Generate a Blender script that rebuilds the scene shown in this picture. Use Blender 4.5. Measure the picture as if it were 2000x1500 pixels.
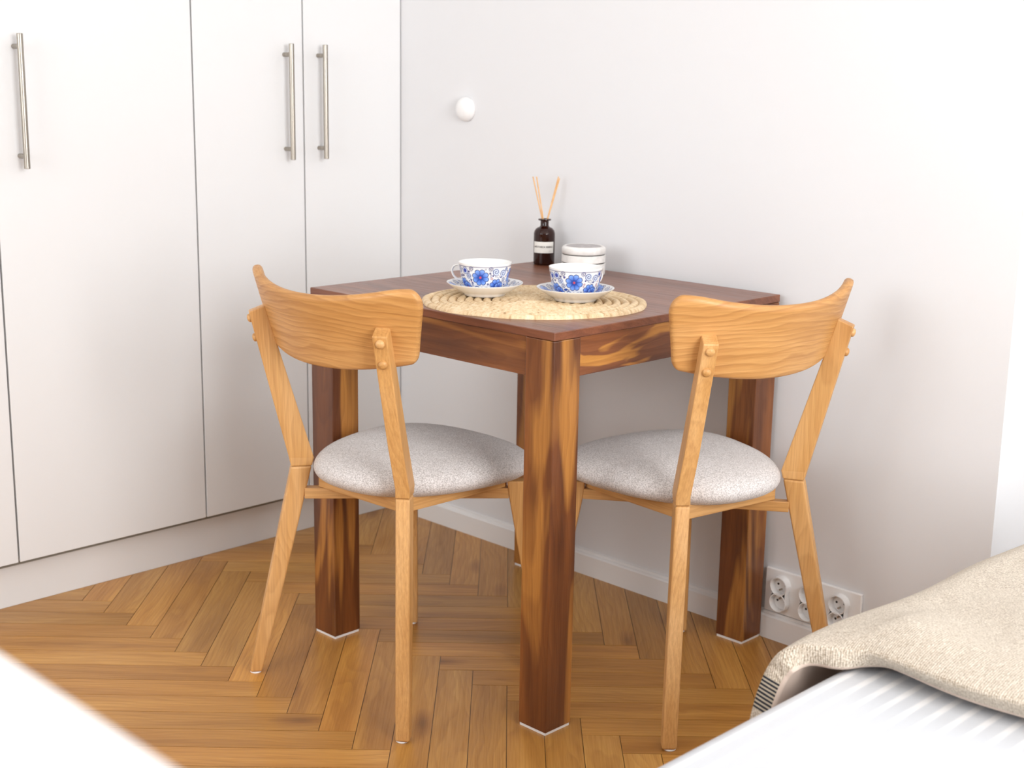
import bpy, bmesh, math, random
import numpy as np
from mathutils import Vector, Matrix

for _o in list(bpy.data.objects): bpy.data.objects.remove(_o)
S = bpy.context.scene
C = S.collection
PI = math.pi
rnd = random.Random(7)

# ------------------------------------------------------------------ camera
CAMPOS = (2.8765, -2.4175, 1.1858); YAW, PITCH, ROLL = 2.3517083, -0.2164532, 0.0173175
def cam_axes():
    cy, sy, cp, sp = math.cos(YAW), math.sin(YAW), math.cos(PITCH), math.sin(PITCH)
    f = Vector((cp*cy, cp*sy, sp)); r = Vector((sy, -cy, 0)); u = r.cross(f)
    c, s = math.cos(ROLL), math.sin(ROLL)
    return r*c + u*s, u*c - r*s, f
cr, cu, cf = cam_axes()
cam = bpy.data.cameras.new('camera'); camo = bpy.data.objects.new('camera', cam); C.objects.link(camo)
camo.matrix_world = Matrix(((cr.x, cu.x, -cf.x, CAMPOS[0]), (cr.y, cu.y, -cf.y, CAMPOS[1]), (cr.z, cu.z, -cf.z, CAMPOS[2]), (0, 0, 0, 1)))
cam.sensor_width = 36; cam.lens = 2692.66/2000*36; cam.clip_start = .02
cam.dof.use_dof = True; cam.dof.focus_distance = 2.3; cam.dof.aperture_fstop = 7.5
S.camera = camo

# ------------------------------------------------------------------ world, lights, exposure
S.view_settings.view_transform = 'Standard'; S.view_settings.look = 'None'; S.view_settings.gamma = 1
S.view_settings.use_curve_mapping = False
S.view_settings.exposure = 0.31
W = bpy.data.worlds.new('daylight'); S.world = W; W.use_nodes = True
W.node_tree.nodes['Background'].inputs[0].default_value = (0.90, 0.955, 1.0, 1)
W.node_tree.nodes['Background'].inputs[1].default_value = 0.95
def area(name, loc, target, sx, sy, power, col=(1, 1, 1)):
    l = bpy.data.lights.new(name, 'AREA'); l.shape = 'RECTANGLE'; l.size = sx; l.size_y = sy; l.energy = power; l.color = col
    o = bpy.data.objects.new(name, l); C.objects.link(o); o.location = loc
    o.rotation_euler = (Vector(target)-Vector(loc)).to_track_quat('-Z', 'Y').to_euler(); return o
area('right_window_daylight', (4.5, -1.45, 1.5), (0.9, -0.6, 0.45), 1.4, 1.9, 84, (.99, .99, 1))
area('back_window_daylight', (2.5, .62, 1.5), (2.2, -2.0, .6), 1.3, 1.7, 13, (.96, .98, 1))
area('room_daylight_behind', (1.2, -4.4, 1.7), (1.0, 0, .9), 2.2, 1.6, 42, (.97, .985, 1))

# ------------------------------------------------------------------ materials
class NT:
    def __init__(s, name):
        s.m = bpy.data.materials.new(name); s.m.use_nodes = True; s.t = s.m.node_tree; s.n = s.t.nodes; s.l = s.t.links
        s.b = s.n['Principled BSDF']
    def node(s, typ, **kw):
        n = s.n.new(typ)
        for k, v in kw.items():
            if k.startswith('i_'):
                k = k[2:]; n.inputs[int(k) if k.isdigit() else k.replace('_', ' ')].default_value = v
            else: setattr(n, k, v)
        return n
    def link(s, a, b): s.l.new(a, b)
    def ramp(s, fac, stops, interp='LINEAR'):
        r = s.n.new('ShaderNodeValToRGB'); r.color_ramp.interpolation = interp
        while len(r.color_ramp.elements) < len(stops): r.color_ramp.elements.new(.5)
        for e, (p, c) in zip(r.color_ramp.elements, stops):
            e.position = p; e.color = (*c, 1) if len(c) == 3 else c
        s.link(fac, r.inputs[0]); return r.outputs[0]
    def mix(s, a, b, f, mode='MIX'):
        m = s.n.new('ShaderNodeMix'); m.data_type = 'RGBA'; m.blend_type = mode
        for v, i in ((f, 0), (a, 6), (b, 7)):
            if isinstance(v, (int, float)): m.inputs[i].default_value = v
            elif isinstance(v, tuple): m.inputs[i].default_value = (*v, 1)
            else: s.link(v, m.inputs[i])
        return m.outputs[2]
    def math(s, op, a, b=0.0):
        m = s.n.new('ShaderNodeMath'); m.operation = op
        for i, v in enumerate((a, b)):
            if isinstance(v, (int, float)): m.inputs[i].default_value = v
            else: s.link(v, m.inputs[i])
        return m.outputs[0]
    def mapping(s, vec, scale, loc=(0, 0, 0)):
        m = s.n.new('ShaderNodeMapping'); m.inputs['Scale'].default_value = scale; m.inputs['Location'].default_value = loc
        s.link(vec, m.inputs[0]); return m.outputs[0]
    def noise(s, vec, scale=1, detail=3, rough=.5, dist=0):
        n = s.n.new('ShaderNodeTexNoise'); n.inputs['Scale'].default_value = scale; n.inputs['Detail'].default_value = detail
        n.inputs['Roughness'].default_value = rough; n.inputs['Distortion'].default_value = dist; s.link(vec, n.inputs['Vector']); return n.outputs['Fac']
    def bump(s, h, strength, dist=.001):
        b = s.n.new('ShaderNodeBump'); b.inputs['Strength'].default_value = strength; b.inputs['Distance'].default_value = dist
        s.link(h, b.inputs['Height']); s.link(b.outputs[0], s.b.inputs['Normal'])
    def attr(s, name):
        a = s.n.new('ShaderNodeAttribute'); a.attribute_name = name; return a

def plain(name, col, rough=.5, metal=0, spec=.5, coat=0):
    m = NT(name); m.b.inputs['Base Color'].default_value = (*col, 1); m.b.inputs['Roughness'].default_value = rough
    m.b.inputs['Metallic'].default_value = metal; m.b.inputs['Specular IOR Level'].default_value = spec; m.b.inputs['Coat Weight'].default_value = coat
    return m.m

def wood(name, light, mid, dark, ring_scale=38, stretch=.1, rough=.42, contrast=1.0, sap=None, tone=False, knots=False, ringdark=.55, coat=0.0, ray=0.35, sapr=(.50, .60), sapscale=(1.6, 11, 11)):
    m = NT(name); g = m.attr('grain').outputs['Vector']
    warp = m.node('ShaderNodeTexNoise', i_Scale=1.0, i_Detail=2.0); m.link(m.mapping(g, (3.0, 9, 9)), warp.inputs['Vector'])
    wv = m.node('ShaderNodeVectorMath', operation='MULTIPLY_ADD'); m.link(warp.outputs['Color'], wv.inputs[0]); wv.inputs[1].default_value = (.0, .075, .075)
    mg = m.mapping(g, (stretch, 1, 1)); m.link(mg, wv.inputs[2])
    w = m.node('ShaderNodeTexWave', wave_type='RINGS', rings_direction='X', wave_profile='SAW', i_Scale=float(ring_scale), i_Distortion=1.2, i_Detail=2.0)
    w.inputs['Detail Scale'].default_value = 1.5; m.link(wv.outputs[0], w.inputs['Vector'])
    big = m.noise(m.mapping(g, (1.3, 14, 14)), 1, 3, .55, .6)
    fib = m.noise(m.mapping(g, (9, 330, 330)), 1, 3, .6)
    fib2 = m.noise(m.mapping(g, (25, 900, 900)), 1, 1, .5)
    col = m.ramp(big, [(.28, dark), (.5, mid), (.72, light)])
    if sap:
        sp = m.noise(m.mapping(g, sapscale, (3.1, 1.7, .4)), 1, 2, .5, 1.1)
        col = m.mix(col, sap, m.ramp(sp, [(sapr[0], (0, 0, 0)), (sapr[1], (1, 1, 1))]))
    ring = m.ramp(w.outputs['Fac'], [(0, (1, 1, 1)), (.55, (1-.16*contrast, 1-.25*contrast, 1-.34*contrast)), (.86, (1-ringdark*contrast*.72, 1-ringdark*contrast*.95, 1-min(.99, ringdark*contrast*1.15))), (1, (1, 1, 1))])
    col = m.mix(col, ring, .55, 'MULTIPLY')
    col = m.mix(col, m.ramp(fib, [(.32, (.86, .79, .70)), (.62, (1.08, 1.07, 1.05))]), ray+.35, 'MULTIPLY')
    col = m.mix(col, m.ramp(fib2, [(.3, (.88, .84, .78)), (.6, (1.04, 1.04, 1.04))]), .35, 'MULTIPLY')
    if knots:
        v = m.node('ShaderNodeTexVoronoi', i_Scale=1.0); m.link(m.mapping(g, (2.1, 6, 6), (.31, .2, .77)), v.inputs['Vector'])
        kn = m.ramp(v.outputs['Distance'], [(.035, (.16, .11, .08)), (.08, (.6, .5, .45)), (.15, (1, 1, 1))])
        col = m.mix(col, kn, .75, 'MULTIPLY')
    if tone:
        t = m.attr('tone').outputs['Color']; col = m.mix(col, t, 1.0, 'MULTIPLY')
    m.link(col, m.b.inputs['Base Color'])
    m.link(m.ramp(fib, [(.3, (rough+.1,)*3), (.7, (rough-.05,)*3)]), m.b.inputs['Roughness'])
    m.b.inputs['Coat Weight'].default_value = coat; m.b.inputs['Coat Roughness'].default_value = .18
    m.bump(m.math('ADD', m.math('MULTIPLY', fib, .6), m.math('MULTIPLY', w.outputs['Fac'], .4)), .25, .0006)
    return m.m

OAK = wood('oiled_oak', (.73, .445, .20), (.65, .365, .135), (.55, .285, .09), ring_scale=42, contrast=.5, rough=.42)
OAK_PLY = wood('oak_veneer', (.71, .415, .17), (.63, .34, .12), (.53, .265, .078), ring_scale=30, stretch=.5, contrast=.95, rough=.42)
SHEESHAM = wood('sheesham_wood', (.27, .095, .023), (.155, .049, .013), (.07, .020, .007), ring_scale=30, stretch=.2, rough=.36, contrast=.75, sap=(.43, .19, .042), knots=True, ringdark=.55, coat=.15, sapr=(.53, .63))
SHEESHAM_FIG = wood('figured_sheesham_wood', (.36, .13, .033), (.22, .07, .017), (.10, .030, .011), ring_scale=22, stretch=.4, rough=.36, contrast=.9, sap=(.52, .235, .042), ringdark=.65, coat=.15, sapr=(.47, .54), sapscale=(5, 24, 24))
TOPWOOD = wood('dark_sheesham_top', (.28, .105, .05), (.21, .072, .034), (.13, .042, .022), ring_scale=28, stretch=.08, rough=.38, contrast=.8, ringdark=.5, coat=.25)
FLOORWOOD = wood('herringbone_oak', (.585, .31, .080), (.495, .242, .054), (.38, .174, .036), ring_scale=30, stretch=.14, rough=.34, contrast=.6, tone=True, knots=True, coat=.1)

WALL = NT('grey_white_wall_paint'); WALL.b.inputs['Base Color'].default_value = (.745, .745, .755, 1); WALL.b.inputs['Roughness'].default_value = .75
_tc = WALL.node('ShaderNodeTexCoord'); WALL.bump(WALL.noise(_tc.outputs['Object'], 90, 3), .05, .001); WALL = WALL.m
CEIL = plain('ceiling_paint', (.86, .86, .85), .8)
WHITE = NT('white_lacquer'); WHITE.b.inputs['Base Color'].default_value = (.79, .79, .79, 1); WHITE.b.inputs['Roughness'].default_value = .33
_tc = WHITE.node('ShaderNodeTexCoord'); WHITE.bump(WHITE.noise(_tc.outputs['Object'], 60, 3), .03, .001); WHITE = WHITE.m
GAPMAT = plain('door_gap_shade', (.22, .21, .18), .6)  # dark carcass colour stands in for the shade in the door gaps
PLASTIC = plain('white_plastic', (.86, .85, .84), .28)
TRIM = plain('white_trim_paint', (.84, .83, .82), .4)
FELT = plain('white_felt', (.88, .88, .88), .9)
STEEL = NT('brushed_steel'); STEEL.b.inputs['Metallic'].default_value = 1; STEEL.b.inputs['Roughness'].default_value = .3
_tc = STEEL.node('ShaderNodeTexCoord'); _n = STEEL.noise(STEEL.mapping(_tc.outputs['Object'], (400, 400, 4)), 1, 2)
STEEL.link(STEEL.ramp(_n, [(.3, (.29, .26, .22)), (.7, (.43, .39, .34))]), STEEL.b.inputs['Base Color']); STEEL = STEEL.m
DARKHOLE = plain('dark_socket_hole', (.02, .018, .015), .6)
BRASS = plain('earth_pin_metal', (.5, .47, .42), .3, 1)

def cloth(name, c1, c2, scale, bumps, weave=None):
    m = NT(name); tc = m.node('ShaderNodeTexCoord').outputs['Object']
    n = m.noise(tc, scale, 2, .7); n2 = m.noise(tc, scale*.13, 2)
    col = m.ramp(n, [(.35, c1), (.62, c2)])
    col = m.mix(col, m.ramp(n2, [(.3, (.93, .92, .91)), (.7, (1, 1, 1))]), 1, 'MULTIPLY')
    h = n
    if weave:
        a = m.node('ShaderNodeTexWave', bands_direction='X', i_Scale=weave, i_Distortion=1.5, i_Detail=1.0); m.link(tc, a.inputs['Vector'])
        b = m.node('ShaderNodeTexWave', bands_direction='Y', i_Scale=weave*1.3, i_Distortion=1.5, i_Detail=1.0); m.link(tc, b.inputs['Vector'])
        wv = m.math('MULTIPLY', m.math('ADD', a.outputs['Fac'], b.outputs['Fac']), .5)
        col = m.mix(col, m.ramp(wv, [(.2, (.80, .77, .72)), (.7, (1.06, 1.05, 1.04))]), .8, 'MULTIPLY')
        h = m.math('ADD', n, wv)
    m.link(col, m.b.inputs['Base Color']); m.b.inputs['Roughness'].default_value = .92; m.b.inputs['Specular IOR Level'].default_value = .15
    m.b.inputs['Sheen Weight'].default_value = .2
    m.bump(h, bumps, .0015); return m.m
SEATFAB = cloth('greige_melange_fabric', (.44, .405, .39), (.80, .765, .75), 420, .5)
LINEN = cloth('oatmeal_linen', (.40, .325, .245), (.77, .695, .59), 480, .7, 110)
LINING = plain('pinkish_lining_cotton', (.62, .50, .42), .85)
def patch_mat():
    m = NT('black_striped_weave'); tc = m.node('ShaderNodeTexCoord').outputs['Object']
    w = m.node('ShaderNodeTexWave', bands_direction='DIAGONAL', i_Scale=60.0, i_Distortion=1.0, i_Detail=2.0); m.link(m.mapping(tc, (.4, 1.0, 1.9)), w.inputs['Vector'])
    m.link(m.ramp(w.outputs['Fac'], [(.48, (.018, .02, .03)), (.62, (.5, .43, .33))]), m.b.inputs['Base Color']); m.b.inputs['Roughness'].default_value = .95
    return m.m
PATCH = patch_mat()
def sheet_mat():
    m = NT('white_satin_stripe_sheet'); tc = m.node('ShaderNodeTexCoord').outputs['Object']
    sx = m.node('ShaderNodeSeparateXYZ'); m.link(tc, sx.inputs[0])
    w = m.math('SINE', m.math('MULTIPLY', sx.outputs[0], 2*PI/.025))
    f = m.ramp(w, [(.35, (0, 0, 0)), (.65, (1, 1, 1))])
    m.link(m.mix((.61, .63, .66), (.745, .745, .75), f), m.b.inputs['Base Color'])
    m.link(m.ramp(w, [(.35, (.38,)*3), (.65, (.7,)*3)]), m.b.inputs['Roughness'])
    m.bump(m.noise(tc, 25, 3), .12, .004); return m.m
SHEET = sheet_mat()
def porcelain():
    m = NT('painted_porcelain'); m.link(m.attr('paint').outputs['Color'], m.b.inputs['Base Color']); m.b.inputs['Roughness'].default_value = .12
    m.b.inputs['Coat Weight'].default_value = .4; return m.m
PORC = porcelain()
PORCW = plain('white_porcelain', (.86, .845, .81), .14, coat=.3)
def glassmat():
    m = NT('amber_glass'); m.b.inputs['Base Color'].default_value = (.05, .010, .005, 1); m.b.inputs['Transmission Weight'].default_value = .6
    m.b.inputs['Roughness'].default_value = .04; m.b.inputs['IOR'].default_value = 1.45; return m.m
AMBER = glassmat()
OIL = plain('dark_fragrance_oil', (.03, .006, .003), .1)
LABEL = plain('cream_paper_label', (.80, .78, .73), .7)
INK = plain('label_ink', (.07, .05, .045), .7)
FAINTINK = plain('faint_label_ink', (.45, .43, .40), .7)
REED = NT('rattan_reed'); _tc = REED.node('ShaderNodeTexCoord'); REED.link(REED.ramp(REED.noise(REED.mapping(_tc.outputs['Object'], (500, 500, 30)), 1, 2), [(.3, (.62, .33, .12)), (.7, (.80, .50, .24))]), REED.b.inputs['Base Color']); REED = REED.m
def marble():
    m = NT('white_ceramic_jar'); tc = m.node('ShaderNodeTexCoord').outputs['Object']
    m.link(m.ramp(m.noise(tc, 22, 4, .6, 1.0), [(.35, (.72, .70, .67)), (.6, (.86, .845, .81))]), m.b.inputs['Base Color']); m.b.inputs['Roughness'].default_value = .3; return m.m
JARM = marble()
JARGREY = NT('grey_lid_inlay'); _tc = JARGREY.node('ShaderNodeTexCoord'); JARGREY.link(JARGREY.ramp(JARGREY.noise(_tc.outputs['Object'], 80, 4), [(.3, (.36, .33, .33)), (.7, (.52, .49, .49))]), JARGREY.b.inputs['Base Color']); JARGREY = JARGREY.m
DARKSEAM = plain('dark_band', (.03, .028, .025), .5)
def straw():
    m = NT('woven_straw'); g = m.attr('grain').outputs['Vector']     # x along coil, y coil index
    cell = m.node('ShaderNodeTexNoise', i_Scale=1.0, i_Detail=3.0); m.link(m.mapping(g, (120, 1.2, 1)), cell.inputs['Vector'])
    fine = m.noise(m.mapping(g, (260, 30, 1)), 1, 2, .6)
    c = m.ramp(cell.outputs['Fac'], [(.28, (.42, .25, .12)), (.38, (.70, .50, .28)), (.58, (.84, .66, .43)), (.78, (.88, .76, .57))])
    c = m.mix(c, m.ramp(fine, [(.28, (.45, .33, .22)), (.42, (1, 1, 1))]), .7, 'MULTIPLY')
    m.link(c, m.b.inputs['Base Color']); m.b.inputs['Roughness'].default_value = .7
    m.bump(fine, .5, .001); return m.m
STRAW = straw()
GLASS = NT('window_glass'); GLASS.b.inputs['Transmission Weight'].default_value = 1; GLASS.b.inputs['Roughness'].default_value = 0; GLASS.b.inputs['IOR'].default_value = 1.02; GLASS = GLASS.m

# ------------------------------------------------------------------ mesh helpers
def tag(o, label=None, cat=None, group=None, kind=None):
    if label: o['label'] = label
    if cat: o['category'] = cat
    if group: o['group'] = group
    if kind: o['kind'] = kind
    return o
def empty(name, loc=(0, 0, 0), rz=0):
    o = bpy.data.objects.new(name, None); C.objects.link(o); o.location = loc; o.rotation_euler = (0, 0, rz); o.empty_display_size = .05; return o
def bevel(o, w, seg=2, ang=35):
    m = o.modifiers.new('bevel', 'BEVEL'); m.width = w; m.segments = seg; m.limit_method = 'ANGLE'; m.angle_limit = math.radians(ang); m.harden_normals = False
    return o
def mesh(name, V, F, mat, parent=None, grain=None, smooth=False, tone=None, paint=None, sharp=None):
    me = bpy.data.meshes.new(name); me.from_pydata([tuple(v) for v in V], [], [tuple(f) for f in F])
    bm = bmesh.new(); bm.from_mesh(me); bmesh.ops.recalc_face_normals(bm, faces=bm.faces); bm.to_mesh(me); bm.free()
    if grain is not None:
        a = me.attributes.new('grain', 'FLOAT_VECTOR', 'POINT'); a.data.foreach_set('vector', np.asarray(grain, dtype=np.float32).ravel())
    for nm, arr in (('tone', tone), ('paint', paint)):
        if arr is not None:
            a = me.color_attributes.new(nm, 'FLOAT_COLOR', 'POINT'); q = np.ones((len(V), 4), dtype=np.float32); q[:, :3] = arr; a.data.foreach_set('color', q.ravel())
    for m in (mat if isinstance(mat, (list, tuple)) else [mat]): me.materials.append(m)
    if smooth:
        for p in me.polygons: p.use_smooth = True
        if sharp: me.set_sharp_from_angle(angle=math.radians(sharp))
    o = bpy.data.objects.new(name, me); C.objects.link(o)
    if parent: o.parent = parent
    return o
BOXF = [(0, 1, 3, 2), (4, 6, 7, 5), (0, 4, 5, 1), (2, 3, 7, 6), (0, 2, 6, 4), (1, 5, 7, 3)]
def rg(): return np.array([rnd.uniform(0, 9), rnd.choice((-1, 1))*rnd.uniform(.03, .10), rnd.choice((-1, 1))*rnd.uniform(.03, .10)])
def axgrain(V, ax, off=None):
    V = np.asarray(V, float); o = rg() if off is None else np.asarray(off, float); idx = [ax]+[i for i in range(3) if i != ax]
    c = V.mean(0); g = V[:, idx]-np.array([0, c[idx[1]], c[idx[2]]]); return g+o
def box(name, lo, hi, mat, parent=None, ax=2, bev=.0, off=None, seg=2):
    V = [(x, y, z) for x in (lo[0], hi[0]) for y in (lo[1], hi[1]) for z in (lo[2], hi[2])]
    o = mesh(name, V, BOXF, mat, parent, grain=axgrain(V, ax, off))
    if bev: bevel(o, bev, seg)
    return o
def multibox(boxes):
    V, F = [], []
    for lo, hi in boxes:
        b = len(V); V += [(x, y, z) for x in (lo[0], hi[0]) for y in (lo[1], hi[1]) for z in (lo[2], hi[2])]; F += [tuple(i+b for i in f) for f in BOXF]
    return V, F
def lathe(prof, n=64, close=False):
    V, F = [], []
    rings = []
    for r, z in prof:
        if r < 1e-6: rings.append([len(V)]); V.append((0, 0, z))
        else:
            rings.append(list(range(len(V), len(V)+n))); V += [(r*math.cos(2*PI*i/n), r*math.sin(2*PI*i/n), z) for i in range(n)]
    pairs = list(zip(rings[:-1], rings[1:])) + ([(rings[-1], rings[0])] if close else [])
    for a, b in pairs:
        for i in range(n):
            j = (i+1) % n
            if len(a) == 1 and len(b) == 1: continue
            if len(a) == 1: F.append((a[0], b[j], b[i]))
            elif len(b) == 1: F.append((a[i], a[j], b[0]))
            else: F.append((a[i], a[j], b[j], b[i]))
    return V, F
def tube(p0, p1, r, n=12, r1=None):
    p0, p1 = Vector(p0), Vector(p1); d = (p1-p0).normalized(); a = d.orthogonal().normalized(); b = d.cross(a); r1 = r if r1 is None else r1
    V = [tuple(p0+(a*math.cos(2*PI*i/n)+b*math.sin(2*PI*i/n))*r) for i in range(n)]+[tuple(p1+(a*math.cos(2*PI*i/n)+b*math.sin(2*PI*i/n))*r1) for i in range(n)]
    F = [(i, (i+1) % n, n+(i+1) % n, n+i) for i in range(n)]+[tuple(range(n-1, -1, -1)), tuple(range(n, 2*n))]
    return V, F
def join(parts):
    V, F = [], []
    for v, f in parts:
        b = len(V); V += list(v); F += [tuple(i+b for i in q) for q in f]
    return V, F
def move(VF, off): return [tuple(np.add(v, off)) for v in VF[0]], VF[1]

# ------------------------------------------------------------------ setting
def structure(o): o['kind'] = 'structure'; return o
WY = .014                      # wall plane
structure(box('wall_back', (-.62, WY, 0), (1.7642, WY+.26, 2.62), WALL))
structure(box('wall_back', (3.15, WY, 0), (4.7, WY+.26, 2.62), WALL))
structure(box('wall_back', (1.7642, WY, 2.3), (3.15, WY+.26, 2.62), WALL))
structure(box('wall_right_unseen', (4.7, -4.6, 0), (4.85, WY+.26, .85), WALL))  # unseen low wall and pier, added to cut low-angle daylight under the table
structure(box('wall_right_unseen', (4.7, -4.6, .85), (4.85, -3.2, 2.62), WALL))
structure(box('wall_front_unseen', (-.70, -4.75, 0), (4.85, -4.6, .85), WALL))  # out of view behind the camera, added to keep low world light off the floor
structure(box('wall_front_unseen', (3.4, -4.75, .85), (4.85, -4.6, 2.62), WALL))
structure(box('wall_front_unseen', (-.70, -4.75, .85), (.0, -4.6, 2.62), WALL))
structure(box('wall_left', (-.70, -4.6, 0), (-.62, WY+.26, 2.62), WALL))
structure(box('ceiling', (-.70, -4.75, 2.62), (4.85, WY+.26, 2.68), CEIL))
def window():
    r = empty('window_1', (1.7642, WY+.2, 0)); structure(r)
    w = 3.15-1.7642; fr = .07
    V, F = multibox([((0, 0, 0), (fr, .06, 2.3)), ((w-fr, 0, 0), (w, .06, 2.3)), ((fr, 0, 0), (w-fr, .06, .12)), ((fr, 0, 2.3-fr), (w-fr, .06, 2.3)), ((w/2-.04, 0, .12), (w/2+.04, .06, 2.3-fr))])
    mesh('window_frame', V, F, PLASTIC, r)
    box('pane', (fr, .025, .12), (w/2-.04, .031, 2.3-fr), GLASS, r); box('pane', (w/2+.04, .025, .12), (w-fr, .031, 2.3-fr), GLASS, r)
    return r
window()
def baseboard():
    # skirting profile in y,z extruded along x
    pr = [(WY, 0), (0, 0), (0, .050), (.003, .0535), (.007, .055), (.0085, .060), (WY, .0615)]
    V, F = [], []
    x0, x1 = 0.0, 1.7642
    for x in (x0, x1): V += [(x, y, z) for y, z in pr]
    n = len(pr); F = [(i, (i+1) % n, n+(i+1) % n, n+i) for i in range(n)]+[tuple(range(n)), tuple(range(2*n-1, n-1, -1))]
    structure(mesh('baseboard_back', V, F, TRIM))
baseboard()

def floor():
    w, L = .07, .49; ox, oy = -.123, -1.282; q = math.sqrt(.5)
    V, F, G, T = [], [], [], []
    r = random.Random(3)
    x0, x1, y0, y1 = -.62, 4.7, -4.6, .28
    gap = .0007
    def plank(a0, a1, b0, b1, along):
        cx, cy = (a0+a1)/2, (b0+b1)/2; X = ox+(cx-cy)*q; Y = oy+(cx+cy)*q
        if not (x0-.3 < X < x1+.3 and y0-.3 < Y < y1+.3): return
        # clip polygon to room
        poly = [(a0+gap, b0+gap), (a1-gap, b0+gap), (a1-gap, b1-gap), (a0+gap, b1-gap)]
        P = [(ox+(a-b)*q, oy+(a+b)*q, a, b) for a, b in poly]
        for ax, lim, sg in ((0, x0, 1), (0, x1, -1), (1, y0, 1), (1, y1, -1)):
            out = []
            for i in range(len(P)):
                A, B = P[i], P[(i+1) % len(P)]; da, db = (A[ax]-lim)*sg, (B[ax]-lim)*sg
                if da >= 0: out.append(A)
                if da*db < 0:
                    t = da/(da-db); out.append(tuple(A[k]+(B[k]-A[k])*t for k in range(4)))
            P = out
            if len(P) < 3: return
        base = len(V); g0 = (r.uniform(0, 30), r.choice((-1, 1))*r.uniform(.02, .16), r.uniform(.02, .1))
        t = r.gauss(1.0, .055); wm = r.gauss(0, .02); tone = (t*(1+wm), t, t*(1-wm*1.5))
        for x, y, a, b in P:
            V.append((x, y, 0)); G.append(((a-a0 if along else b-b0)+g0[0], (b-cy if along else a-cx)+g0[1], g0[2])); T.append(tone)
        n = len(P); top = list(range(base, base+n)); F.append(tuple(top))
        for x, y, a, b in P:
            V.append((x, y, -.0015)); G.append(G[base]); T.append(tuple(.35*c for c in tone))
        for i in range(n): F.append((base+i, base+n+i, base+n+(i+1) % n, base+(i+1) % n))
    for n in range(-9, 12):
        for i in range(-75, 80):
            a, b = i*w+n*L, -i*w+n*L
            plank(a, a+L, b-w, b, True)
            plank(a-w, a, b-L, b, False)
    # dark bed under the joints
    b = len(V)
    for x, y, z in ((x0, y0, -.0012), (x1, y0, -.0012), (x1, y1, -.0012), (x0, y1, -.0012)):
        V.append((x, y, z)); G.append((0, 0, 0)); T.append((.3, .28, .25))
    F.append((b, b+1, b+2, b+3))
    for x, y in ((x0, y0), (x1, y0), (x1, y1), (x0, y1)): V.append((x, y, -.04)); G.append((0, 0, 0)); T.append((.3, .3, .3))
    F.append((b+7, b+6, b+5, b+4))
    me_o = mesh('floor', V, F, FLOORWOOD, grain=G, tone=T)
    structure(me_o)
floor()

# ------------------------------------------------------------------ wardrobe
XD = .035
def handle(parent, y, z0=.986, z1=1.265):
    h = mesh('handle', *tube((XD+.031, y, z0), (XD+.031, y, z1), .0065, 20), STEEL, parent, smooth=True, sharp=40)
    bevel(h, .0008, 1)
    for z in (z0+.026, z1-.026):
        mesh('standoff', *tube((XD, y, z), (XD+.028, y, z), .0052, 16), STEEL, h, smooth=True, sharp=40)
def cabinet(y0, y1, doors, label):
    r = empty('wardrobe_cabinet', (0, 0, 0))
    V, F = multibox([((-.60, y0+.001, .10), (-.585, y1-.001, 2.5)), ((-.585, y0+.001, .10), (XD-.021, y0+.019, 2.5)), ((-.585, y1-.019, .10), (XD-.021, y1-.001, 2.5)), ((-.585, y0+.019, .10), (XD-.021, y1-.019, .118)), ((-.585, y0+.019, 2.482), (XD-.021, y1-.019, 2.5)), ((-.585, y0+.019, 1.35), (XD-.03, y1-.019, 1.368))])
    mesh('carcass', V, F, GAPMAT, r)
    for a, b, hy in doors:
        d = box('door', (XD-.019, a+.0022, .1125), (XD, b-.0022, 2.5), WHITE, r, bev=.0009, seg=2)
        if hy is not None: handle(d, hy)
    tag(r, label, 'wardrobe'); r['group'] = 'built-in white wardrobe cabinets'
    return r
cabinet(-.6205, WY-.001, [(-.6205, -.304, -.3615), (-.304, WY-.001, -.2590)], 'white two-door wardrobe cabinet in the corner with two steel bar handles side by side')
cabinet(-1.60, -.6205, [(-1.60, -1.109, -1.166), (-1.109, -.6205, -1.052)], 'white wardrobe cabinet at the left edge with wide plain doors and one visible long handle')
tag(box('wardrobe_plinth', (-.58, -1.60, 0), (0, -.001, .099), WHITE, bev=.001), 'long white plinth board under the wardrobe doors along the floor', 'plinth')

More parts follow.
